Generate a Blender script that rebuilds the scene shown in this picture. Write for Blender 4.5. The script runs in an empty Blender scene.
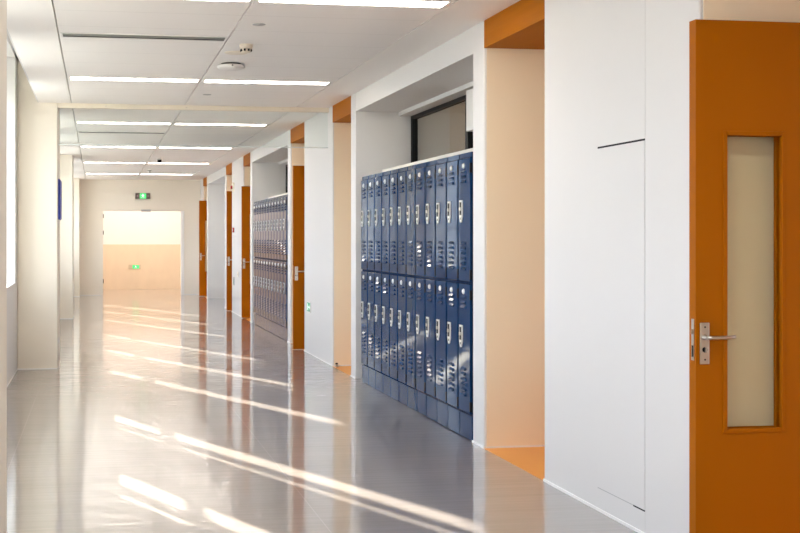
import bpy, bmesh, math
from mathutils import Vector

S = bpy.context.scene
COL = S.collection
PI = math.pi

# ------------------------------------------------------------------ colours / materials
def lin(r, g, b):
    def f(c):
        c /= 255.0
        return c / 12.92 if c <= 0.04045 else ((c + 0.055) / 1.055) ** 2.4
    return (f(r), f(g), f(b), 1.0)

def mat(name, col, rough=0.5, metal=0.0, coat=0.0, coat_rough=0.1, spec=0.5,
        bump=0.0, bump_scale=20.0, stretch=(1, 1, 1), var=0.0, var_scale=3.0, emit=None, emit_str=0.0, rvar=0.0):
    m = bpy.data.materials.new(name)
    m.use_nodes = True
    nt = m.node_tree
    b = nt.nodes['Principled BSDF']
    b.inputs['Base Color'].default_value = col
    b.inputs['Roughness'].default_value = rough
    b.inputs['Metallic'].default_value = metal
    b.inputs['Specular IOR Level'].default_value = spec
    b.inputs['Coat Weight'].default_value = coat
    b.inputs['Coat Roughness'].default_value = coat_rough
    tc = nt.nodes.new('ShaderNodeTexCoord')
    mp = nt.nodes.new('ShaderNodeMapping')
    mp.inputs['Scale'].default_value = stretch
    nt.links.new(tc.outputs['Object'], mp.inputs['Vector'])
    if bump > 0:
        n = nt.nodes.new('ShaderNodeTexNoise')
        n.inputs['Scale'].default_value = bump_scale
        n.inputs['Detail'].default_value = 3
        bp = nt.nodes.new('ShaderNodeBump')
        bp.inputs['Strength'].default_value = bump
        bp.inputs['Distance'].default_value = 0.01
        nt.links.new(mp.outputs['Vector'], n.inputs['Vector'])
        nt.links.new(n.outputs['Fac'], bp.inputs['Height'])
        nt.links.new(bp.outputs['Normal'], b.inputs['Normal'])
        if coat > 0:
            nt.links.new(bp.outputs['Normal'], b.inputs['Coat Normal'])
    n2 = nt.nodes.new('ShaderNodeTexNoise')
    n2.inputs['Scale'].default_value = var_scale
    n2.inputs['Detail'].default_value = 4
    mx = nt.nodes.new('ShaderNodeMix')
    mx.data_type = 'RGBA'
    mx.blend_type = 'MULTIPLY'
    mx.inputs[6].default_value = col
    cr = nt.nodes.new('ShaderNodeMapRange')
    cr.inputs['To Min'].default_value = 1.0 - max(var, 0.01)
    cr.inputs['To Max'].default_value = 1.0
    nt.links.new(mp.outputs['Vector'], n2.inputs['Vector'])
    nt.links.new(n2.outputs['Fac'], cr.inputs['Value'])
    mx.inputs[0].default_value = 1.0
    nt.links.new(cr.outputs['Result'], mx.inputs[7])
    nt.links.new(mx.outputs[2], b.inputs['Base Color'])
    if emit:
        b.inputs['Emission Color'].default_value = emit
        b.inputs['Emission Strength'].default_value = emit_str
    return m

def glass_mat(name, tint, ior=1.45, rough=0.0):
    m = bpy.data.materials.new(name)
    m.use_nodes = True
    nt = m.node_tree
    nt.nodes.remove(nt.nodes['Principled BSDF'])
    out = nt.nodes['Material Output']
    t = nt.nodes.new('ShaderNodeBsdfTransparent')
    t.inputs['Color'].default_value = tint
    g = nt.nodes.new('ShaderNodeBsdfGlossy')
    g.inputs['Roughness'].default_value = rough
    f = nt.nodes.new('ShaderNodeFresnel')
    f.inputs['IOR'].default_value = ior
    geo = nt.nodes.new('ShaderNodeNewGeometry')
    mi = nt.nodes.new('ShaderNodeMath')      # front faces reflect, back faces of the thin pane pass
    mi.operation = 'SUBTRACT'
    mi.inputs[0].default_value = 1.0
    nt.links.new(geo.outputs['Backfacing'], mi.inputs[1])
    ml = nt.nodes.new('ShaderNodeMath')
    ml.operation = 'MULTIPLY'
    nt.links.new(f.outputs['Fac'], ml.inputs[0])
    nt.links.new(mi.outputs[0], ml.inputs[1])
    mx = nt.nodes.new('ShaderNodeMixShader')
    nt.links.new(ml.outputs[0], mx.inputs[0])
    nt.links.new(t.outputs[0], mx.inputs[1])
    nt.links.new(g.outputs[0], mx.inputs[2])
    nt.links.new(mx.outputs[0], out.inputs['Surface'])
    return m

WALL = mat('white_wall_paint', (0.725, 0.715, 0.71, 1), 0.5, spec=0.35, bump=0.02, bump_scale=60, var=0.02)
FARW = mat('cream_wall_paint', (0.85, 0.79, 0.70, 1), 0.55, spec=0.3, bump=0.02, bump_scale=60, var=0.02)
SKIRT = mat('white_skirting', (0.88, 0.87, 0.86, 1), 0.35)
ORANGE = mat('orange_door_paint', (0.345, 0.096, 0.0004, 1), 0.55, spec=0.06, bump=0.02, bump_scale=40, var=0.05, var_scale=6)
ORANGEW = mat('orange_beam_veneer', (0.41, 0.128, 0.001, 1), 0.55, spec=0.06, stretch=(2, 0.4, 6), var=0.25, var_scale=5)
OFLOOR = mat('orange_vinyl_floor', (0.74, 0.31, 0.05, 1), 0.35, var=0.04)
BLUE = mat('navy_locker_paint', (0.006, 0.036, 0.108, 1), 0.4, coat=1.0, coat_rough=0.05, spec=0.0, bump=0.045, bump_scale=2.6,
           stretch=(1, 3.0, 1.0), var=0.06, var_scale=2)
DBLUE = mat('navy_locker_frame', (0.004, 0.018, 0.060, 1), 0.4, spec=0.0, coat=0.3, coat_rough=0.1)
DARK = mat('dark_gap', (0.012, 0.012, 0.015, 1), 0.6, spec=0.1)
for _m in (BLUE, DBLUE): _m.node_tree.nodes['Principled BSDF'].inputs['Coat IOR'].default_value = 1.145
BLACK = mat('black_window_frame', (0.008, 0.008, 0.009, 1), 0.5, spec=0.15)
STEEL = mat('brushed_steel', (0.62, 0.58, 0.52, 1), 0.28, metal=1.0)
CHROME = mat('pale_cast_metal', (0.86, 0.84, 0.78, 1), 0.3, metal=0.2)
WHITE = mat('white_plastic', (0.82, 0.80, 0.77, 1), 0.4)
CREAMP = mat('cream_plastic', (0.82, 0.75, 0.63, 1), 0.4)
ALU = mat('white_window_aluminium', (0.80, 0.81, 0.82, 1), 0.35)
GREY = mat('grey_plastic', (0.42, 0.42, 0.42, 1), 0.45)
RED = mat('red_plastic', (0.38, 0.015, 0.02, 1), 0.4)
BOARDBLUE = mat('blue_notice_print', (0.012, 0.04, 0.40, 1), 0.4)
GREENLIT = mat('lit_green_sign', (0.05, 0.55, 0.16, 1), 0.4, emit=(0.10, 0.85, 0.25, 1), emit_str=0.45)
SIGNWHITE = mat('lit_white_figure', (0.8, 0.95, 0.85, 1), 0.4, emit=(0.75, 1, 0.8, 1), emit_str=0.8)
GREENP = mat('green_sign_print', (0.03, 0.36, 0.20, 1), 0.4)
CREAM_BOUNCE = mat('pillar_bounce_tint', (0.85, 0.79, 0.69, 1), 0.55, spec=0.3, var=0.02)  # warm bounce light on the left pillars, put into the base colour
LAMP = mat('lit_lamp_diffuser', (0.9, 0.9, 0.88, 1), 0.5, emit=(1.0, 0.91, 0.80, 1), emit_str=15.0)
VENT = mat('dark_vent_slot', (0.22, 0.235, 0.215, 1), 0.5)
WOODW = mat('pale_wood_panel', (0.84, 0.66, 0.47, 1), 0.4, stretch=(1, 1, 0.5), var=0.12, var_scale=4)
LOBBYW = mat('lobby_white_paint', (0.86, 0.80, 0.74, 1), 0.5)
GROUND = mat('pale_paving', (0.22, 0.21, 0.19, 1), 0.8, var=0.15, var_scale=0.4)
CLASSW = mat('classroom_paint', (0.70, 0.66, 0.57, 1), 0.6)
CGLASS = glass_mat('clear_window_glass', (0.97, 0.98, 0.98, 1), 1.35)
SGLASS = glass_mat('greenish_barrier_glass', (0.955, 0.978, 0.97, 1), 1.3)
DGLASS = glass_mat('door_glass', (0.93, 0.94, 0.90, 1), 1.4)
TGLASS = glass_mat('tinted_window_glass', (0.72, 0.74, 0.72, 1), 1.5)

def floor_mat():
    m = bpy.data.materials.new('polished_grey_floor')
    m.use_nodes = True
    nt = m.node_tree
    b = nt.nodes['Principled BSDF']
    tc = nt.nodes.new('ShaderNodeTexCoord')
    N = nt.nodes.new
    L = nt.links.new
    # mottled colour
    mp = N('ShaderNodeMapping'); mp.inputs['Scale'].default_value = (0.5, 1.6, 1)
    L(tc.outputs['Object'], mp.inputs['Vector'])
    n1 = N('ShaderNodeTexNoise'); n1.inputs['Scale'].default_value = 1.7; n1.inputs['Detail'].default_value = 5
    L(mp.outputs['Vector'], n1.inputs['Vector'])
    ramp = N('ShaderNodeValToRGB')
    ramp.color_ramp.elements[0].position = 0.3
    ramp.color_ramp.elements[0].color = (0.225, 0.192, 0.184, 1)
    ramp.color_ramp.elements[1].position = 0.7
    ramp.color_ramp.elements[1].color = (0.268, 0.230, 0.220, 1)
    L(n1.outputs['Fac'], ramp.inputs['Fac'])
    # fine seams between rolls of vinyl, along the corridor
    sx = N('ShaderNodeSeparateXYZ'); L(tc.outputs['Object'], sx.inputs[0])
    prev = None
    for x in (-0.55, 1.14):
        a = N('ShaderNodeMath'); a.operation = 'SUBTRACT'; a.inputs[1].default_value = x
        L(sx.outputs['X'], a.inputs[0])
        c = N('ShaderNodeMath'); c.operation = 'ABSOLUTE'; L(a.outputs[0], c.inputs[0])
        d = N('ShaderNodeMath'); d.operation = 'LESS_THAN'; d.inputs[1].default_value = 0.003
        L(c.outputs[0], d.inputs[0])
        if prev:
            e = N('ShaderNodeMath'); e.operation = 'MAXIMUM'
            L(prev.outputs[0], e.inputs[0]); L(d.outputs[0], e.inputs[1]); prev = e
        else:
            prev = d
    mx = N('ShaderNodeMix'); mx.data_type = 'RGBA'
    L(prev.outputs[0], mx.inputs[0]); L(ramp.outputs[0], mx.inputs[6])
    mx.inputs[7].default_value = (0.33, 0.29, 0.28, 1)
    L(mx.outputs[2], b.inputs['Base Color'])
    b.inputs['Roughness'].default_value = 0.30
    b.inputs['Specular IOR Level'].default_value = 0.5
    b.inputs['Coat Weight'].default_value = 1.0
    b.inputs['Coat Roughness'].default_value = 0.075
    b.inputs['Coat IOR'].default_value = 1.85
    # gentle trowel waves running across the corridor
    mp2 = N('ShaderNodeMapping'); mp2.inputs['Scale'].default_value = (0.7, 11.0, 1)
    L(tc.outputs['Object'], mp2.inputs['Vector'])
    n2 = N('ShaderNodeTexNoise'); n2.inputs['Scale'].default_value = 1.6; n2.inputs['Detail'].default_value = 3
    L(mp2.outputs['Vector'], n2.inputs['Vector'])
    bp = N('ShaderNodeBump'); bp.inputs['Strength'].default_value = 0.17; bp.inputs['Distance'].default_value = 0.01
    L(n2.outputs['Fac'], bp.inputs['Height'])
    n3 = N('ShaderNodeTexNoise'); n3.inputs['Scale'].default_value = 3.0; n3.inputs['Detail'].default_value = 1
    L(tc.outputs['Object'], n3.inputs['Vector'])
    bp2 = N('ShaderNodeBump'); bp2.inputs['Strength'].default_value = 0.05; bp2.inputs['Distance'].default_value = 0.01
    L(n3.outputs['Fac'], bp2.inputs['Height'])
    L(bp.outputs['Normal'], bp2.inputs['Normal'])
    L(bp2.outputs['Normal'], b.inputs['Coat Normal'])
    return m
FLOOR = floor_mat()

def ceiling_mat():
    m = bpy.data.materials.new('ceiling_panel_paint')
    m.use_nodes = True
    nt = m.node_tree
    b = nt.nodes['Principled BSDF']
    N = nt.nodes.new
    L = nt.links.new
    tc = N('ShaderNodeTexCoord')
    sx = N('ShaderNodeSeparateXYZ'); L(tc.outputs['Object'], sx.inputs[0])
    def near(sock, val, w):
        a = N('ShaderNodeMath'); a.operation = 'SUBTRACT'; a.inputs[1].default_value = val
        L(sock, a.inputs[0])
        c = N('ShaderNodeMath'); c.operation = 'ABSOLUTE'; L(a.outputs[0], c.inputs[0])
        d = N('ShaderNodeMath'); d.operation = 'LESS_THAN'; d.inputs[1].default_value = w
        L(c.outputs[0], d.inputs[0]); return d.outputs[0]
    def mxm(a, bb):
        e = N('ShaderNodeMath'); e.operation = 'MAXIMUM'; L(a, e.inputs[0]); L(bb, e.inputs[1]); return e.outputs[0]
    # cross joints between the planks, only between the outer joints
    w = N('ShaderNodeMath'); w.operation = 'MODULO'; w.inputs[1].default_value = 4.15 / 7
    aa = N('ShaderNodeMath'); aa.operation = 'ADD'; aa.inputs[1].default_value = 41.5 - 7.45 + 4.15 / 14
    L(sx.outputs['Y'], aa.inputs[0]); L(aa.outputs[0], w.inputs[0])
    cross = near(w.outputs[0], 4.15 / 14, 0.004)
    ins = near(sx.outputs['X'], 0.985, 1.27)
    mu = N('ShaderNodeMath'); mu.operation = 'MULTIPLY'; L(cross, mu.inputs[0]); L(ins, mu.inputs[1])
    m1 = N('ShaderNodeMix'); m1.data_type = 'RGBA'
    m1.inputs[6].default_value = (0.92, 0.89, 0.86, 1)
    m1.inputs[7].default_value = (0.78, 0.755, 0.73, 1)
    L(mu.outputs[0], m1.inputs[0])
    L(m1.outputs[2], b.inputs['Base Color'])
    b.inputs['Roughness'].default_value = 0.5
    b.inputs['Specular IOR Level'].default_value = 0.3
    return m
CEIL = ceiling_mat()

# ------------------------------------------------------------------ mesh helpers
class MB:
    def __init__(s):
        s.bm = bmesh.new(); s.mats = []
    def mi(s, m):
        if m not in s.mats: s.mats.append(m)
        return s.mats.index(m)
    def box(s, x0, x1, y0, y1, z0, z1, m, bev=0.0, seg=2):
        t = bmesh.new()
        bmesh.ops.create_cube(t, size=1)
        for v in t.verts:
            v.co = Vector((x0 + (v.co.x + .5) * (x1 - x0), y0 + (v.co.y + .5) * (y1 - y0), z0 + (v.co.z + .5) * (z1 - z0)))
        if bev > 0:
            bmesh.ops.bevel(t, geom=t.edges[:], offset=bev, segments=seg, affect='EDGES', profile=0.5)
        s._merge(t, m, False); return s
    def vbev(s, x0, x1, y0, y1, z0, z1, m, bev, seg=3):
        """box whose vertical edges only are rounded"""
        t = bmesh.new()
        bmesh.ops.create_cube(t, size=1)
        for v in t.verts:
            v.co = Vector((x0 + (v.co.x + .5) * (x1 - x0), y0 + (v.co.y + .5) * (y1 - y0), z0 + (v.co.z + .5) * (z1 - z0)))
        es = [e for e in t.edges if abs(e.verts[0].co.z - e.verts[1].co.z) > 1e-4]
        bmesh.ops.bevel(t, geom=es, offset=bev, segments=seg, affect='EDGES', profile=0.5)
        s._merge(t, m, False); return s
    def _merge(s, t, m, smooth=False):
        k = s.mi(m)
        vm = {}
        for v in t.verts: vm[v] = s.bm.verts.new(v.co)
        for f in t.faces:
            nf = s.bm.faces.new([vm[v] for v in f.verts]); nf.material_index = k; nf.smooth = smooth
        t.free()
    def prism(s, pts, axis, a0, a1, m):
        """extrude polygon pts (2-D) along axis from a0 to a1"""
        k = s.mi(m)
        def P(p, a):
            return {'x': (a, p[0], p[1]), 'y': (p[0], a, p[1]), 'z': (p[0], p[1], a)}[axis]
        A = [s.bm.verts.new(P(p, a0)) for p in pts]
        B = [s.bm.verts.new(P(p, a1)) for p in pts]
        n = len(pts)
        fs = [s.bm.faces.new(A), s.bm.faces.new(B)]
        for i in range(n):
            fs.append(s.bm.faces.new([A[i], A[(i + 1) % n], B[(i + 1) % n], B[i]]))
        for f in fs: f.material_index = k
        return s
    def lathe(s, prof, c, axis, m, n=28):
        """prof: list of (radius, height) along axis from centre c"""
        k = s.mi(m)
        rings = []
        for r, h in prof:
            ring = []
            for i in range(n):
                a = 2 * PI * i / n
                p, q = r * math.cos(a), r * math.sin(a)
                d = {'x': (h, p, q), 'y': (p, h, q), 'z': (p, q, h)}[axis]
                ring.append(s.bm.verts.new((c[0] + d[0], c[1] + d[1], c[2] + d[2])))
            rings.append(ring)
        for a, b in zip(rings, rings[1:]):
            for i in range(n):
                f = s.bm.faces.new([a[i], a[(i + 1) % n], b[(i + 1) % n], b[i]]); f.material_index = k; f.smooth = True
        for r in (rings[0], rings[-1]):
            f = s.bm.faces.new(r); f.material_index = k
        return s
    def tube(s, pts, r, m, n=12):
        k = s.mi(m)
        pts = [Vector(p) for p in pts]
        rings = []
        for i, p in enumerate(pts):
            d = (pts[min(i + 1, len(pts) - 1)] - pts[max(i - 1, 0)]).normalized()
            u = d.cross(Vector((0, 0, 1)))
            if u.length < 1e-3: u = Vector((1, 0, 0))
            u.normalize(); v = d.cross(u)
            rings.append([s.bm.verts.new(p + u * (r * math.cos(2 * PI * j / n)) + v * (r * math.sin(2 * PI * j / n))) for j in range(n)])
        for a, b in zip(rings, rings[1:]):
            for j in range(n):
                f = s.bm.faces.new([a[j], a[(j + 1) % n], b[(j + 1) % n], b[j]]); f.material_index = k; f.smooth = True
        for rg in (rings[0], rings[-1]):
            f = s.bm.faces.new(rg); f.material_index = k
        return s
    def build(s, name, parent=None):
        bmesh.ops.recalc_face_normals(s.bm, faces=s.bm.faces[:])
        me = bpy.data.meshes.new(name)
        s.bm.to_mesh(me); s.bm.free()
        for m in s.mats: me.materials.append(m)
        o = bpy.data.objects.new(name, me)
        COL.objects.link(o)
        if parent: o.parent = parent
        return o

def tag(o, label, cat, group=None, kind=None):
    o['label'] = label; o['category'] = cat
    if group: o['group'] = group
    if kind: o['kind'] = kind
    return o

def empty(name, loc, label, cat, group=None, kind=None):
    o = bpy.data.objects.new(name, None)
    COL.objects.link(o)
    o.location = loc
    o.empty_display_size = 0.1
    return tag(o, label, cat, group, kind)

def dup(root, loc, label):
    r = root.copy(); COL.objects.link(r); r.location = loc; r['label'] = label
    for ch in list(root.children):
        c = ch.copy(); COL.objects.link(c); c.parent = r
        for g in list(ch.children):
            d = g.copy(); COL.objects.link(d); d.parent = c
    return r

# ------------------------------------------------------------------ dimensions
XR = 2.638          # right wall plane
XL = -0.87          # window wall plane
XPIL = -0.43        # face of the left pillars
XO = XL - 0.39      # outer face of the window wall
ZC = 2.955          # ceiling
ZH = 2.765          # underside of the headers
P = 8.4             # structural bay
YB = 31.0           # end wall
YS = -5.0           # wall behind the camera
XCB = -0.636        # left edge of the ceiling
ZP = 3.45           # top of the curtain pocket
ORD = ['nearest', 'second', 'third', 'fourth', 'fifth', 'sixth', 'seventh', 'eighth', 'ninth', 'tenth', 'eleventh', 'twelfth']

# ------------------------------------------------------------------ floor
f = MB().box(XL, XR, YS, YB + 0.15, -0.2, 0, FLOOR).build('floor')
tag(f, 'polished grey beige corridor floor with sun streaks and reflections', 'floor', kind='structure')
f = MB().box(XO, 6.0, YB + 0.15, 34.75, -0.2, 0, FLOOR).build('floor')
tag(f, 'bright floor of the lobby beyond the opening in the end wall', 'floor', kind='structure')

# ------------------------------------------------------------------ ceiling with joints as real grooves between panels
m = MB()
g = 0.0055
xs = [XCB, -0.28, 0.975, 2.255, 3.2]
for a, b in zip(xs, xs[1:]):
    m.box(a + (g if a != xs[0] else 0), b - (g if b != xs[-1] else 0), YS, YB, ZC, ZC + 0.045, CEIL)
m.box(XCB, XR + .56, YS, YB, ZC + 0.045, ZC + 0.1, GREY)
c = m.build('ceiling')
tag(c, 'off white panelled ceiling with long dark joints and strip lights', 'ceiling', kind='structure')
c = MB().box(XCB - 0.012, XCB, YS, YB, ZC, ZP, WALL).box(-1.3, XCB, YS, YB, ZP, ZP + 0.1, WALL).build('trim_1')
tag(c, 'white curtain pocket above the windows along the left ceiling edge', 'ceiling trim', kind='structure')

# ------------------------------------------------------------------ left window wall
wins = []
for k in (-1, 0, 1, 2):
    for e in (8.24, 10.70, 13.2):
        wins.append((e - 1.60 + P * k, e + P * k))
m = MB()
m.box(XO, XL, YS, YB, -0.2, 0.97, WALL)
prev = YS
for a, b in wins:
    if a > prev: m.box(XO, XL, prev, a, 0.97, ZP, WALL)
    prev = b
m.box(XO, XL, prev, YB, 0.97, ZP, WALL)
m.box(XO, XL, YS, YB, 3.40, ZP + 0.1, WALL)
w = m.build('wall_left')
tag(w, 'white left corridor wall pierced by tall deep set windows', 'wall', kind='structure')

wi = 1
def left_window(a, b, n, label):
    r = empty('window_%d' % n, (XO + 0.06, a, 0.97), label, 'window', kind='structure')
    W = b - a; H = 2.43
    f = MB()
    d0, d1 = -0.05, 0.05
    f.box(d0, d1, 0, 0.05, 0, H, ALU).box(d0, d1, W - 0.05, W, 0, H, ALU)
    f.box(d0, d1, 0.05, W - 0.05, 0, 0.05, ALU).box(d0, d1, 0.05, W - 0.05, H - 0.05, H, ALU)
    f.build('frame', r)
    MB().box(d0, d1, 0.94, 0.99, 0.05, H - 0.05, ALU).build('mullion', r)
    MB().box(-0.02, 0.03, 0.05, 0.94, 0.640, 0.701, ALU).box(-0.02, 0.03, 0.99, W - 0.05, 0.640, 0.701, ALU).build('transom', r)
    for y0, y1 in ((0.05, 0.94), (0.99, W - 0.05)):
        MB().box(-0.003, 0.003, y0, y1, 0.05, 0.640, CGLASS).build('pane', r)
        MB().box(-0.003, 0.003, y0, y1, 0.701, 2.01, CGLASS).build('pane', r)
    MB().box(-0.03, 0.03, 0.05, 0.94, 2.01, H - 0.05, ALU).box(-0.03, 0.03, 0.99, W - 0.05, 2.01, H - 0.05, ALU).build('top_panel', r)
    return r
names_bay = {-1: 'beside the camera before the nearest left pillar', 0: 'before the left pillar with the blue board',
             1: 'between the blue board pillar and the next left pillar', 2: 'in the farthest left bay near the end wall'}
nm = ['nearest', 'middle', 'farthest']
for i, (a, b) in enumerate(wins):
    left_window(a, b, i + 1, 'tall white framed window, %s of three %s' % (nm[i % 3], names_bay[i // 3 - 1]))

# left pillars
pl = {-2: 'white left pillar behind the viewpoint', -1: 'white pillar at the left edge of the picture, the nearest one',
      0: 'cream white left pillar carrying the blue board', 1: 'left pillar with painted warm light beyond the blue board',
      2: 'narrow white left pillar touching the end wall'}
for k in (-1, 0, 1, 2):
    y0 = 13.55 + P * k; y1 = 14.35 + P * k
    if k == 2: y1 = YB
    m = MB().vbev(XL, XPIL, y0, y1, 0, ZP, CREAM_BOUNCE, 0.015)
    o = m.build('pillar'); tag(o, pl[k], 'pillar', kind='structure')
    b = MB().box(XL, XPIL + .006, y0 - .006, y0, 0, .015, SKIRT).box(XPIL, XPIL + .006, y0 - .006, y1, 0, .015, SKIRT)
    b = b.build('baseboard_left'); tag(b, 'thin white skirting at the foot of the ' + pl[k][:60].replace('white ', '', 1), 'baseboard', kind='structure')
m = MB()
for k in (-2, -1, 0, 1):
    m.box(XL, XL + .006, max(14.35 + P * k, YS), 13.55 + P * (k + 1), 0, .015, SKIRT)
b = m.build('baseboard_left'); tag(b, 'thin white skirting under the left windows', 'baseboard', kind='structure')

# ------------------------------------------------------------------ right wall: piers, door recesses, locker bays
XBK = 3.50
def doorhole(m, y0, y1, ya, yb):
    """back wall of a door recess with a doorway ya..yb, 2.42 high"""
    if ya > y0: m.box(XBK, XBK + .15, y0, ya, 0, ZC, WALL)
    if yb < y1: m.box(XBK, XBK + .15, yb, y1, 0, ZC, WALL)
    m.box(XBK, XBK + .15, ya, yb, 2.42, ZC, WALL)

pier_lab = {-1: 'white right wall beside the viewpoint', 0: 'broad white wall panel between blue lockers and the near orange door',
            1: 'white right wall with the low green exit sign', 2: 'white right wall with the red alarm button',
            3: 'white right wall joining the end wall'}
for k in (-1, 0, 1, 2, 3):
    y = 4.97 + P * k
    y1 = min(y + 1.87, YB)
    m = MB()
    m.vbev(XR, XBK + .15, y, y1, 0, ZC, WALL, 0.012)
    o = m.build('wall_right'); tag(o, pier_lab[k], 'wall', kind='structure')
    if k == 3: break
    # narrow pilasters either side of the locker bay, bay back wall and header
    m = MB()
    m.vbev(XR, XBK + .15, y + 3.00, y + 3.25, 0, ZC, WALL, 0.012)
    m.vbev(XR, XBK + .15, y + 7.18, y + 7.40, 0, ZC, WALL, 0.012)
    m.box(XR + .004, 3.1, y + 3.24, y + 7.19, ZH, ZC, WALL)
    if k != 2:
        m.box(3.10, 3.40, y + 3.25, y + 7.18, 0, 2.11, WALL)
        m.box(3.10, 3.40, y + 3.25, y + 7.18, 2.725, ZC, WALL)
    else:
        m.box(3.40, 3.55, y + 3.25, y + 7.18, 0, ZC, WALL)
        m.box(3.1, 3.40, y + 3.25, y + 7.18, ZH, ZC, WALL)
    doorhole(m, y + 1.87, y + 3.0, y + 1.95, y + 2.92)
    doorhole(m, y + 7.40, y + 8.4, y + 7.42, y + 8.37)
    o = m.build('wall_right')
    tag(o, ['white pilasters and header framing the bay before the viewpoint', 'white pilasters and header framing the near blue lockers',
            'white pilasters and header framing the far lockers', 'white pilasters and header framing the empty far bay'][k + 1], 'wall', kind='structure')
    # skirting
    b = MB()
    e = .006
    b.box(XR - e, XR, y, y1, 0, .015, SKIRT)
    b.box(XR - e, XR, y + 3.0, y + 3.25, 0, .015, SKIRT).box(XR - e, XR, y + 7.18, y + 7.40, 0, .015, SKIRT)
    b.box(XR, XBK, y + 3.0 - e, y + 3.0, 0, .015, SKIRT)
    b.box(XR, XBK, y + 8.4 - e, y + 8.4, 0, .015, SKIRT)
    b = b.build('baseboard_right')
    tag(b, 'thin white skirting along the ' + pier_lab[k], 'baseboard', kind='structure')

PEACH_BOUNCE = mat('peach_bounce_tint', (0.92, 0.80, 0.61, 1), 0.55, spec=0.3, var=0.02)  # recess linings: peach base colour stands in for orange bounce light
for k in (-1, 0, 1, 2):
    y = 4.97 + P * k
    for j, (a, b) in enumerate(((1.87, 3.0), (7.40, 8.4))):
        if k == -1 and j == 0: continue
        m = MB().box(XR + .02, XBK, y + b - .004, y + b, .015, ZH, PEACH_BOUNCE).box(XR + .02, XBK, y + a, y + a + .004, .015, ZH, PEACH_BOUNCE)
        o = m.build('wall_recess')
        tag(o, 'painted peach bounce light on the side walls of the door recess %s' % {(-1, 1): 'behind the near open door', (0, 0): 'between the broad white wall and blue lockers', (0, 1): 'just beyond the near blue lockers',
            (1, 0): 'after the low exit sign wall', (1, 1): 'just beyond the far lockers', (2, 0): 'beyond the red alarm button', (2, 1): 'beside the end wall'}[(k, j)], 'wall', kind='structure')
# orange header beams and orange floor of the door recesses
beam = {(-1, 1): 'orange header beam over the doorway of the near open door',
        (0, 0): 'large orange header beam between the broad white wall and blue lockers',
        (0, 1): 'orange header beam just beyond the near blue lockers',
        (1, 0): 'orange header beam above the half hidden door after the exit sign wall',
        (1, 1): 'orange header beam just beyond the far lockers',
        (2, 0): 'orange header beam beyond the wall with the red alarm button',
        (2, 1): 'tiny orange header beam at the corner of the end wall'}
ti = 2
for k in (-1, 0, 1, 2):
    y = 4.97 + P * k
    for j, (a, b) in enumerate(((1.87, 3.0), (7.40, 8.4))):
        if (k, j) not in beam: continue
        o = MB().box(XR + .002, XBK, y + a, y + b, ZH, ZC, ORANGEW).build('trim_%d' % ti); ti += 1
        tag(o, beam[(k, j)], 'header beam', kind='structure')
        o = MB().box(XR, 3.75, y + a, y + b, -.2, 0.001, OFLOOR).build('floor')
        tag(o, beam[(k, j)].replace('header beam', 'floor patch').replace('large ', '').replace('tiny ', '').replace('above', 'under'), 'floor', kind='structure')
for k in (-1, 0, 1, 2):
    y = 4.97 + P * k
    o = MB().box(XR, 3.75, y + 3.0, y + 7.4, -.2, 0.0, FLOOR).build('floor')
    tag(o, 'floor under the right wall bay %s' % ['before the viewpoint', 'of the near blue lockers', 'of the far lockers', 'that stands empty'][k + 1], 'floor', kind='structure')

# classroom side beyond the right wall
m = MB().box(3.75, 9.0, YS, YB, -.2, 0, OFLOOR)
o = m.build('floor'); tag(o, 'classroom floor beyond the right wall', 'floor', kind='structure')
m = MB().box(3.0, 9.2, YS, YB, 3.05, 3.2, CLASSW)
o = m.build('ceiling'); tag(o, 'classroom ceiling beyond the right wall windows', 'ceiling', kind='structure')
m = MB().box(9.0, 9.2, YS, YB, -.2, 0.9, CLASSW).box(9.0, 9.2, YS, YB, 2.75, 3.2, CLASSW)
for q in range(13): m.box(9.0, 9.2, YS + q * 2.95, YS + q * 2.95 + 0.6, 0.9, 2.75, CLASSW)
o = m.build('wall_classroom'); tag(o, 'cream classroom wall with daylight openings seen through the lockers window', 'wall', kind='structure')
for q, yy in enumerate((13.9, 22.3)):
    o = MB().box(3.65, 9.0, yy, yy + .2, 0, 3.05, CLASSW).build('wall_classroom')
    tag(o, 'classroom partition behind the ' + ['exit sign wall', 'alarm button wall'][q], 'wall', kind='structure')

# dark framed windows above the lockers
wn = len(wins) + 1
for k in (0, 1):
    y = 4.97 + P * k + 3.25
    r = empty('window_%d' % wn, (3.23, y, 2.11), 'black framed window above the %s lockers' % ['near blue', 'far'][k], 'window', kind='structure'); wn += 1
    W = 3.93; H = .615
    f = MB().box(0, .06, 0, W, 0, .045, BLACK).box(0, .06, 0, W, H - .035, H, BLACK)
    f.box(0, .06, 0, .05, .045, H - .035, BLACK).box(0, .06, W - .06, W, .045, H - .035, BLACK)
    f.build('frame', r)
    MB().box(0, .06, 1.98, 2.06, .045, H - .035, BLACK).build('mullion', r)
    MB().box(.028, .034, .05, 1.98, .045, H - .035, TGLASS).build('pane', r)
    MB().box(.028, .034, 2.06, W - .06, .045, H - .035, TGLASS).build('pane', r)
    if k == 0:
        o = MB().box(3.105, 3.19, y + .95, y + 1.64, 2.36, 2.71, WHITE, .008).build('wall_box')
        tag(o, 'white flat box on the window above the near blue lockers', 'box')

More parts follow.
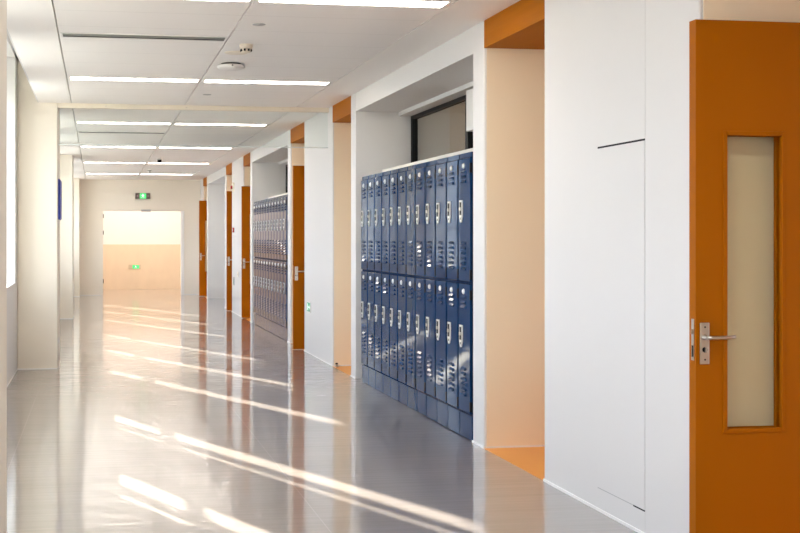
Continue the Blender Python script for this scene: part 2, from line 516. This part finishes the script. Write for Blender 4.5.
# ------------------------------------------------------------------ end wall and lobby
o0, o1, oh = 0.13, 2.16, 2.16
m = MB()
m.box(XO, o0, YB, YB + .15, 0, ZP, FARW).box(o1, 3.65, YB, YB + .15, 0, ZP, FARW).box(o0, o1, YB, YB + .15, oh, ZP, FARW)
o = m.build('wall_far'); tag(o, 'cream end wall with a wide opening to the lobby', 'wall', kind='structure')
b = MB().box(XPIL, o0 - .05, YB - .006, YB, 0, .015, SKIRT).box(o1 + .05, XR, YB - .006, YB, 0, .015, SKIRT).build('baseboard_far')
tag(b, 'thin skirting of the end wall', 'baseboard', kind='structure')
m = MB().box(o0 - .05, o0 + .02, YB - .02, YB + .17, 0, oh, FARW).box(o1 - .02, o1 + .06, YB - .02, YB + .17, 0, oh, SKIRT)
m.box(o0 - .05, o1 + .06, YB - .02, YB + .17, oh, oh + .06, FARW)
fr = empty('door_1', (0, 0, 0), 'pale frame of the wide opening in the end wall', 'door frame', kind='structure')
m.build('frame', fr)
for z in (0.36, 1.60, 2.02):
    MB().box(o0 + .02, o0 + .04, YB - .03, YB + .01, z - .05, z + .05, DARK).build('hinge', fr)
MB().box(1.12, 1.36, YB - .05, YB - .02, oh - .03, oh + .03, GREY).build('door_closer', fr)

YF = 34.6
m = MB().box(XO, 6, YF, YF + .15, 1.28, 3.4, LOBBYW); o = m.build('wall_lobby'); tag(o, 'white upper lobby wall seen through the far opening', 'wall', kind='structure')
m = MB().box(XO, 6, YF - .01, YF + .15, 0, 1.28, WOODW); o = m.build('wall_lobby'); tag(o, 'pale wood lower lobby wall seen through the far opening', 'wall', kind='structure')
m = MB().box(XO, 6, YB + .15, YF + .15, 3.3, 3.4, LOBBYW); o = m.build('ceiling'); tag(o, 'white lobby ceiling beyond the end wall', 'ceiling', kind='structure')
m = MB().box(6, 6.15, YB, YF + .15, 0, 3.4, LOBBYW); o = m.build('wall_lobby'); tag(o, 'white right side wall of the lobby', 'wall', kind='structure')
m = MB().box(XO - .15, XO, YB + .15, YF + .15, 0, 3.4, LOBBYW); o = m.build('wall_lobby'); tag(o, 'white left side wall of the lobby', 'wall', kind='structure')
# wall behind the viewpoint
o = MB().box(XO, 3.65, YS - .15, YS, 0, ZP, WALL).build('wall_near'); tag(o, 'white wall closing the corridor behind the viewpoint', 'wall', kind='structure')
o = MB().box(-400, 400, -400, 400, -4.3, -4.0, GROUND).build('ground'); tag(o, 'paved yard below the windows outside', 'ground', kind='structure')

# exit signs
def running_man(m, cx, cz, s, y0, y1, mt):
    def q(pts): m.prism([(cx + s * a, cz + s * b) for a, b in pts], 'y', y0, y1, mt)
    q([(-.05, .30), (.05, .30), (.08, .38), (0, .46), (-.08, .38)])
    q([(-.10, -.05), (.06, -.05), (.14, .26), (-.02, .28)])
    q([(-.10, -.05), (-.02, -.05), (-.22, -.40), (-.32, -.36)])
    q([(.0, -.05), (.08, -.05), (.28, -.20), (.22, -.44), (.14, -.42), (.16, -.22)])
    q([(.10, .22), (.14, .26), (.34, .10), (.28, .04)])
    q([(-.02, .26), (-.02, .18), (-.30, .02), (-.32, .10)])
r = empty('exit_sign', (1.16, YB, 2.54), 'lit green exit sign box above the far opening', 'exit sign')
MB().box(-.19, .19, -.05, 0, -.075, .075, mat('dark_sign_housing', (.10, .07, .06, 1), .4), .004).build('housing', r)
MB().box(-.08, .085, -.056, -.05, -.07, .07, GREENLIT).build('lit_panel', r)
m = MB(); running_man(m, 0, 0, .12, -.058, -.056, SIGNWHITE); m.build('running_figure', r)
for sx in (-1, 1):
    m = MB().box(sx * .135 - .02, sx * .135 + .02, -.054, -.05, -.012, .012, mat('dim_sign_arrow', (.35, .2, .25, 1), .4))
    m.build('arrow', r)
r = empty('exit_sign', (1.06, YF - .011, 0.64), 'small low exit sign on the wood lobby wall', 'exit sign')
MB().box(-.17, .17, -.02, 0, -.065, .065, mat('pale_sign_housing', (.62, .5, .34, 1), .4), .004).build('housing', r)
MB().box(-.06, .13, -.024, -.02, -.05, .05, GREENLIT).build('lit_panel', r)
m = MB(); running_man(m, .03, 0, .08, -.026, -.024, SIGNWHITE); m.build('running_figure', r)

# ------------------------------------------------------------------ lockers
LW = 0.298
def locker_proto(label, group, loc):
    r = empty('locker', loc, label, 'locker', group)       # origin: front bottom, low-Y corner; +X goes into the wall
    r.location = loc
    H = 2.07
    m = MB()
    m.box(.018, .42, .001, LW - .001, 0.0, H, DBLUE)
    fr = .0
    # front frame: stiles and rails standing between the doors
    m.box(.004, .018, .001, .012, .19, H, DBLUE).box(.004, .018, LW - .012, LW - .001, .19, H, DBLUE)
    m.box(.0, .018, .012, LW - .012, H - .035, H, BLUE).box(.004, .018, .012, LW - .012, 1.125, 1.137, DBLUE)
    m.build('cabinet_body', r)
    MB().box(.001, .018, .004, LW - .004, .004, .180, BLUE, .002).build('base_panel', r)
    for z0, z1 in ((.196, 1.121), (1.141, 2.030)):
        T = z1 + .03
        m = MB()
        m.box(-.012, .012, .016, LW - .014, z0, z1, BLUE, .004)
        # louvres pressed out of the sheet
        cy = .152
        for zc in [T - .125 - .037 * i for i in range(3)] + [T - .645 - .037 * i for i in range(6)]:
            if zc < z0 + .04: continue
            m.prism([(-.012, zc + .013), (-.024, zc - .003), (-.024, zc - .007), (-.012, zc - .007)], 'y', cy - .05, cy + .05, BLUE)
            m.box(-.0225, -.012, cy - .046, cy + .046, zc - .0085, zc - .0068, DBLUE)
        d = m.build('door', r)
        # recessed pull with pointed tail
        hy = LW * .70; zt = T - .335
        m = MB()
        pts = [(hy - .032, zt + .004), (hy + .032, zt + .004), (hy + .032, zt - .118), (hy + .010, zt - .158), (hy - .010, zt - .158), (hy - .032, zt - .118)]
        m.prism(pts, 'x', -.021, -.012, CHROME)
        m.box(-.0222, -.021, hy - .021, hy + .021, zt - .104, zt - .010, DARK)
        m.box(-.0225, -.021, hy - .007, hy + .007, zt - .138, zt - .122, DARK)
        m.box(-.030, -.021, hy - .013, hy + .013, zt - .072, zt - .048, STEEL, .003)
        m.build('latch_pull', d)
        MB().lathe([(.021, 0), (.021, -.005), (.015, -.011), (.004, -.012)], (-.012, .155, T - .085), 'x', CHROME, 18).build('lock_button', d)
        for zz in (z0 + .05, z1 - .075):
            MB().box(-.015, .002, .002, .016, zz - .035, zz + .035, DARK, .002).build('hinge', d)
    return r

bank = ['near blue bank', 'far bank']
def locker_label(k, i):
    side = ['the broad white pilaster', 'the low exit sign wall'][0]
    if k == 0:
        if i == 0: return 'navy two door locker at the near end of the front bank, touching the white pilaster'
        if i == 11: return 'navy two door locker at the far end of the front bank'
        return 'navy two door locker, %s from the near end of the front bank' % ORD[i]
    if i == 0: return 'glossy navy locker at the near end of the distant bank beyond the exit sign wall'
    if i == 11: return 'glossy navy locker at the far end of the distant bank'
    return 'glossy navy two door locker, %s from the near end of the distant bank' % ORD[i]
y00 = 4.97 + 3.265
proto = locker_proto(locker_label(0, 0), 'navy lockers in the front bank', (XR, y00, 0))
CREAMW = mat('cream_painted_board', (0.80, 0.74, 0.66, 1), 0.45)
for k in (0, 1):
    for i in range(12):
        if k == 0 and i == 0: continue
        o = dup(proto, (XR, y00 + P * k + 0.3 * i, 0), locker_label(k, i))
        o['group'] = ['navy lockers in the front bank', 'navy lockers in the distant bank'][k]
    o = MB().box(2.92, 3.095, y00 - .012 + P * k, y00 + 3.90 + P * k, 2.0705, 2.165, CREAMW, .006).build('capping_board')
    tag(o, 'white capping board lying along the top of the %s lockers' % ['front bank of', 'distant bank of'][k], 'board')

# ------------------------------------------------------------------ doors
def make_door(n, x, y, label):
    """open leaf square to the corridor: latch edge at x, facing -y"""
    r = empty('door_%d' % n, (x, y, 0), label, 'door', kind='structure')
    W, T, H, B = .93, .058, 2.40, .008
    gx0, gx1, gz0, gz1 = .130, .418, .605, 1.915
    m = MB()
    m.box(0, gx0, 0, T, B, H, ORANGE).box(gx1, W, 0, T, B, H, ORANGE)
    m.box(gx0, gx1, 0, T, B, gz0, ORANGE).box(gx0, gx1, 0, T, gz1, H, ORANGE)
    m.build('leaf', r)
    m = MB(); w = .016
    for ya, yb in ((-.006, .016), (T - .016, T + .006)):
        m.box(gx0 - .004, gx0 + w, ya, yb, gz0 - .004, gz1 + .004, ORANGE, .003).box(gx1 - w, gx1 + .004, ya, yb, gz0 - .004, gz1 + .004, ORANGE, .003)
        m.box(gx0 + w, gx1 - w, ya, yb, gz0 - .004, gz0 + w, ORANGE, .003).box(gx0 + w, gx1 - w, ya, yb, gz1 - w, gz1 + .004, ORANGE, .003)
    m.build('glazing_bead', r)
    MB().box(gx0 + .005, gx1 - .005, T / 2 - .003, T / 2 + .003, gz0 + .005, gz1 - .005, DGLASS).build('glass', r)
    pl = MB().box(.017, .060, -.008, 0, .905, 1.085, STEEL, .003)
    for z in (.925, 1.066): pl.lathe([(.004, -.008), (.004, -.0095)], (.0385, 0, z), 'y', DARK, 10)
    pl = pl.build('handle_plate', r)
    m = MB().lathe([(.013, -.008), (.013, -.016), (.009, -.022), (.009, -.040)], (.036, 0, 1.022), 'y', STEEL, 20)
    m.tube([(.036, -.040, 1.022), (.048, -.046, 1.022), (.070, -.048, 1.0215), (.110, -.047, 1.022), (.144, -.043, 1.024), (.160, -.040, 1.026)], .0085, STEEL)
    m.build('lever', pl)
    m = MB().lathe([(.012, -.008), (.012, -.013)], (.038, 0, .968), 'y', DARK, 18).box(.034, .042, -.026, -.013, .956, .980, STEEL, .002)
    m.build('thumb_turn', pl)
    e = MB().box(-.002, 0, .014, .036, .92, 1.10, STEEL).box(-.003, -.002, .018, .032, .935, .985, DARK).build('lock_faceplate', r)
    m = MB().prism([(-.002, .018), (-.014, .018), (-.002, .034)], 'z', 1.035, 1.055, STEEL)
    m.build('latch_bolt', e)
    for z in (.25, 1.2, 2.15):
        MB().lathe([(.008, -.06), (.008, .06)], (W + .004, T + .004, z), 'z', STEEL, 12).build('hinge', r)
    return r
doors = [(2.562, 4.855, 'big orange door with glass slot standing open in the foreground'),
         (2.525, 15.42, 'open orange door between the exit sign wall and the far lockers'),
         (2.60, 21.68, 'open orange door just beyond the far lockers'),
         (2.57, 23.95, 'open orange door just beyond the red alarm button wall'),
         (2.53, 30.05, 'farthest open orange door next to the end wall')]
for i, (x, y, l) in enumerate(doors): make_door(i + 2, x, y, l)

for y, l in ((7.875, 'closed orange door deep in the recess before the near blue lockers'), (13.345, 'closed orange door deep in the recess after the near blue lockers')):
    d = make_door(len(doors) + 2, XBK, y, l); doors.append(0)
    d.rotation_euler = (0, 0, -PI / 2)

# ------------------------------------------------------------------ concealed cabinet panel in the broad wall
JOINT = mat('pale_joint', (.62, .61, .60, 1), .6)
r = empty('wall_panel', (XR, 5.50, 0), 'flush white cabinet panel set in the broad wall, dark line on top', 'panel')
MB().box(-.0025, 0, 0.004, .56, .125, 1.928, WALL).build('panel_face', r)
MB().box(-.0012, .002, 0.0, .56, 1.928, 1.938, DARK).build('top_gap', r)
MB().box(-.0008, .002, -.002, .002, .023, ZC - .003, JOINT).build('side_joint', r)
MB().box(-.0012, .002, 0.0, .13, .117, .125, DARK).build('finger_gap', r)
MB().box(-.0008, .002, .13, .56, .120, .125, GREY).build('bottom_joint', r)

# ------------------------------------------------------------------ smoke barrier
r = empty('smoke_barrier', (1.1, 13.60, ZC), 'clear glass smoke barrier hanging across the corridor below the ceiling', 'glass barrier')
MB().box(XPIL - 1.1, XR - 1.1, -.03, .03, -.052, 0, CREAMP, .003).build('top_rail', r)
MB().box(XPIL - 1.1 + .01, XR - 1.1 - .01, -.004, .004, -.455, -.05, SGLASS).build('glass_pane', r)
MB().box(XPIL - 1.1 + .01, XR - 1.1 - .01, -.007, .007, -.465, -.452, mat('pale_glass_edge', (.72, .76, .74, 1), .3)).build('bottom_edge_strip', r)
for x in (-1.0, -.1, 1.0): 
    MB().lathe([(.006, -.03), (.006, -.034)], (x, 0, -.026), 'y', STEEL, 10).build('rail_screw', r)

# ------------------------------------------------------------------ ceiling lights
rows = [-0.85, 3.30, 7.45, 11.42, 15.75, 19.90, 24.05, 28.20]
rown = ['behind the viewpoint', 'above the viewpoint', 'in the nearest visible row', 'in the row just before the glass barrier', 'in the row just beyond the glass barrier',
        'in the second row beyond the glass barrier', 'in the third row beyond the glass barrier', 'in the farthest row by the end wall']
lp = None
for i, y in enumerate(rows):
    for j, x in enumerate((0.3525, 1.61)):
        lab = 'long lit ceiling panel on the %s, %s' % (['left', 'right'][j], rown[i])
        if lp is None:
            lp = empty('ceiling_light', (x, y, ZC), lab, 'ceiling light', 'recessed ceiling lights')
            w, d, t = .605, .105, .010
            f = MB().box(-w, w, -d, -d + t, -.006, 0, WHITE).box(-w, w, d - t, d, -.006, 0, WHITE).box(-w, -w + t, -d + t, d - t, -.006, 0, WHITE).box(w - t, w, -d + t, d - t, -.006, 0, WHITE)
            f.build('frame', lp)
            MB().box(-w + t, w - t, -d + t, d - t, -.004, 0, LAMP).build('diffuser', lp)
        else:
            dup(lp, (x, y, ZC), lab)

# linear vents
vp = None
for y, lab in ((9.0, 'dark slot air vent in the left ceiling before the glass barrier'), (17.2, 'dark slot air vent in the left ceiling beyond the glass barrier')):
    if vp is None:
        vp = empty('air_vent', (.35, y, ZC), lab, 'air vent', 'slot vents in the ceiling')
        MB().box(-.615, .615, -.095, -.08, -.006, 0, WHITE).box(-.615, .615, .08, .095, -.006, 0, WHITE).box(-.615, -.6, -.08, .08, -.006, 0, WHITE).box(.6, .615, -.08, .08, -.006, 0, WHITE).build('frame', vp)
        MB().box(-.6, .6, -.08, .08, -.0015, 0, VENT).build('slot', vp)
        MB().box(-.6, .6, -.012, .002, -.004, -.0015, VENT).box(-.6, .6, .045, .08, -.0025, -.0015, DARK).build('blade', vp)
    else:
        dup(vp, (.35, y, ZC), lab)

# ------------------------------------------------------------------ small ceiling fittings
r = empty('smoke_detector', (1.139, 10.285, ZC), 'wide round white detector standing off the ceiling over a painted shadow gap', 'detector')
MB().lathe([(.085, 0), (.085, -.016)], (0, 0, 0), 'z', DARK, 28).build('shadow_gap_ring', r)  # coloured dark to stand for the shadow gap above the cover
MB().lathe([(.112, -.014), (.122, -.022), (.120, -.034), (.098, -.048), (.02, -.054)], (0, 0, 0), 'z', WHITE, 36).build('cover', r)
MB().box(-.006, .006, -.125, -.115, -.034, -.024, DARK).build('indicator', r)
r = empty('heat_detector', (1.142, 9.249, ZC), 'small cream cone shaped detector with dark slots on the ceiling', 'detector')
MB().lathe([(.052, 0), (.052, -.022), (.046, -.034)], (0, 0, 0), 'z', CREAMP, 28).build('base', r)
m = MB().lathe([(.044, -.034), (.036, -.058), (.026, -.064)], (0, 0, 0), 'z', CREAMP, 28)
for a in range(8):
    t = a * PI / 4 + .4
    m.box(.040 * math.cos(t) - .007, .040 * math.cos(t) + .007, .040 * math.sin(t) - .007, .040 * math.sin(t) + .007, -.054, -.038, DARK)
m.build('sensing_chamber', r)
def disc(name, x, y, rad, h, mt, label, cat):
    o = MB().lathe([(rad, 0), (rad, -h * .5), (rad * .9, -h), (rad * .2, -h)], (0, 0, 0), 'z', mt, 28).build(name)
    o.location = (x, y, ZC + .002); tag(o, label, cat); return o
disc('round_cover', 1.111, 9.664, .095, .008, CREAMP, 'flat cream disc on the ceiling between the two detectors', 'round cover')
disc('ceiling_socket', 1.124, 8.362, .046, .006, GREY, 'small grey disc on the ceiling nearest the front strip light', 'ceiling fitting')
disc('ceiling_socket', 1.136, 12.526, .045, .006, GREY, 'small grey disc on the ceiling just before the glass barrier', 'ceiling fitting')
r = empty('dome_camera', (1.164, 22.737, ZC), 'small black dome camera hanging from the ceiling beyond the glass barrier', 'camera')
MB().lathe([(.045, 0), (.045, -.02)], (0, 0, 0), 'z', WHITE, 24).build('mount', r)
MB().lathe([(.040, -.02), (.040, -.045), (.034, -.066), (.020, -.08), (.005, -.084)], (0, 0, 0), 'z', BLACK, 24).build('dome', r)
r = empty('sprinkler', (1.146, 26.645, ZC + .002), 'small grey sprinkler on the far ceiling near the end wall', 'sprinkler')
MB().lathe([(.05, 0), (.045, -.012)], (0, 0, 0), 'z', GREY, 20).build('rose', r)
MB().lathe([(.012, -.012), (.012, -.05), (.035, -.052), (.035, -.056)], (0, 0, 0), 'z', GREY, 16).build('nozzle', r)

# ------------------------------------------------------------------ things on the walls
r = empty('notice_board', (XPIL - .002, 13.96, 1.89), 'blue notice board on the side of the left pillar', 'notice board')
MB().box(0, .022, -.30, .24, -.225, .225, BOARDBLUE, .003).build('backing', r)
MB().box(.022, .028, -.292, .232, -.217, .217, BOARDBLUE).build('print', r)

r = empty('exit_sign', (XR, 14.86, .588), 'small green low exit sign on the white wall before the orange door', 'exit sign')
MB().box(-.012, 0, -.115, .115, -.066, .066, WHITE, .003).build('plate', r)
MB().box(-.0135, -.012, -.105, .105, -.056, .056, GREENP).build('print', r)
m = MB()
def sq(pts, mt=SIGNWHITE):
    m.prism([(a * 1.0, b * 1.0) for a, b in pts], 'x', -.0150, -.0135, mt)
sq([(.045, .022), (.063, .022), (.066, .036), (.054, .046), (.042, .036)])
sq([(.040, -.005), (.066, -.005), (.070, .019), (.040, .019)])
sq([(.042, -.006), (.052, -.006), (.034, -.046), (.022, -.042)])
sq([(.056, -.006), (.066, -.006), (.088, -.030), (.080, -.038)])
sq([(-.085, 0), (-.050, .030), (-.050, .010), (-.010, .010), (-.010, -.010), (-.050, -.010), (-.050, -.030)])
m.build('figure_and_arrow', r)

r = empty('alarm_button', (XR + .002, 23.28, 1.616), 'red fire alarm button on the white wall between two orange doors', 'alarm button')
MB().box(-.03, 0, -.045, .045, -.047, .047, RED, .006).build('case', r)
MB().box(-.032, -.03, -.025, .025, -.025, .02, WHITE).build('press_plate', r)
r = empty('alarm_sounder', (XR + .002, 23.30, 2.45), 'red and cream alarm sounder high on the wall above the alarm button', 'alarm sounder')
MB().box(-.035, 0, -.07, .07, -.09, .09, CREAMP, .006).build('base', r)
MB().lathe([(.036, -.035), (.034, -.06), (.02, -.07), (.01, -.072)], (0, 0, 0), 'x', RED, 20).build('lens', r)
r = empty('wall_sign', (XR, 23.28, .62), 'low grey sign plate on the wall under the red alarm button', 'sign')
MB().box(-.012, 0, -.09, .09, -.08, .08, GREY, .003).build('plate', r)
MB().box(-.0135, -.012, -.07, .07, -.05, .05, mat('sign_green_grey', (.25, .36, .32, 1), .4)).build('print', r)
r = empty('socket_box', (XR, 22.60, .77), 'low cream socket box on the wall right of the grey sign plate', 'socket')
MB().box(-.010, 0, -.075, .075, -.05, .05, CREAMP, .003).build('plate', r)
MB().box(-.011, -.010, -.03, .03, -.015, .015, GREY).build('outlet', r)
r = empty('light_switch', (XR, 16.50, 1.74), 'white switch plate on the narrow pilaster beside the far lockers', 'switch')
MB().box(-.010, 0, -.045, .045, -.058, .058, WHITE, .003).build('plate', r)
MB().box(-.013, -.010, -.030, .030, -.040, .040, SKIRT, .002).build('rocker', r)
for y, l in ((13.30, 'tiny steel door stop on the orange floor after the near blue lockers'), (6.87, 'tiny steel door stop on the orange floor beside the broad white wall')):
    r = empty('door_stop', (XR + .035, y, .001), l, 'door stop')
    MB().lathe([(.022, 0), (.022, .006), (.012, .010), (.012, .030)], (0, 0, 0), 'z', STEEL, 18).build('post', r)
    MB().lathe([(.016, .030), (.016, .040), (.010, .043)], (0, 0, 0), 'z', DARK, 18).build('rubber_cap', r)

# ------------------------------------------------------------------ daylight
w = bpy.data.worlds.new('hazy_sky'); S.world = w
w.use_nodes = True
nt = w.node_tree
bg = nt.nodes['Background']
tc = nt.nodes.new('ShaderNodeTexCoord')
sx = nt.nodes.new('ShaderNodeSeparateXYZ')
rp = nt.nodes.new('ShaderNodeValToRGB')
rp.color_ramp.elements[0].position = 0.0
rp.color_ramp.elements[0].color = (0.76, 0.87, 1.0, 1)
rp.color_ramp.elements[1].position = 0.8
rp.color_ramp.elements[1].color = (0.50, 0.70, 1.0, 1)
nt.links.new(tc.outputs['Generated'], sx.inputs[0])
nt.links.new(sx.outputs['Z'], rp.inputs['Fac'])
nt.links.new(rp.outputs['Color'], bg.inputs['Color'])
bg.inputs['Strength'].default_value = 4.9

sd = bpy.data.lights.new('sun', 'SUN')
sd.energy = 48.0; sd.color = (1.0, 0.94, 0.76); sd.angle = math.radians(0.6)
so = bpy.data.objects.new('sun', sd); COL.objects.link(so)
so.location = (-8, 20, 9)
so.rotation_euler = Vector((0.4, -0.917, -0.383)).to_track_quat('-Z', 'Y').to_euler()

# unseen fill light, added to brighten the lobby
ld = bpy.data.lights.new('lobby_fill', 'AREA'); ld.shape = 'RECTANGLE'; ld.size = 3.5; ld.size_y = 2.2; ld.energy = 95; ld.color = (1, .93, .85)
lo = bpy.data.objects.new('lobby_fill', ld); COL.objects.link(lo); lo.location = (1.2, 32.6, 3.28)

# ------------------------------------------------------------------ camera
cd = bpy.data.cameras.new('camera')
cd.sensor_width = 36; cd.lens = 1200 * 36 / 800
cd.shift_x = (400 - 290) / 800
cd.shift_y = -(266.5 - 238.5) / 800
cd.clip_start = 0.05
co = bpy.data.objects.new('camera', cd); COL.objects.link(co)
co.location = (0, 0, 1.45)
co.rotation_euler = (PI / 2, 0, -math.atan(193 / 1200))
S.camera = co

vs = S.view_settings
S.display_settings.display_device = 'sRGB'
vs.view_transform = 'Standard'; vs.look = 'None'; vs.gamma = 1; vs.use_curve_mapping = False
vs.exposure = 0.48
cy = S.cycles
cy.use_denoising = True
cy.max_bounces = 12; cy.diffuse_bounces = 8; cy.glossy_bounces = 5; cy.transparent_max_bounces = 16
cy.sample_clamp_indirect = 6
cy.caustics_reflective = False; cy.caustics_refractive = False
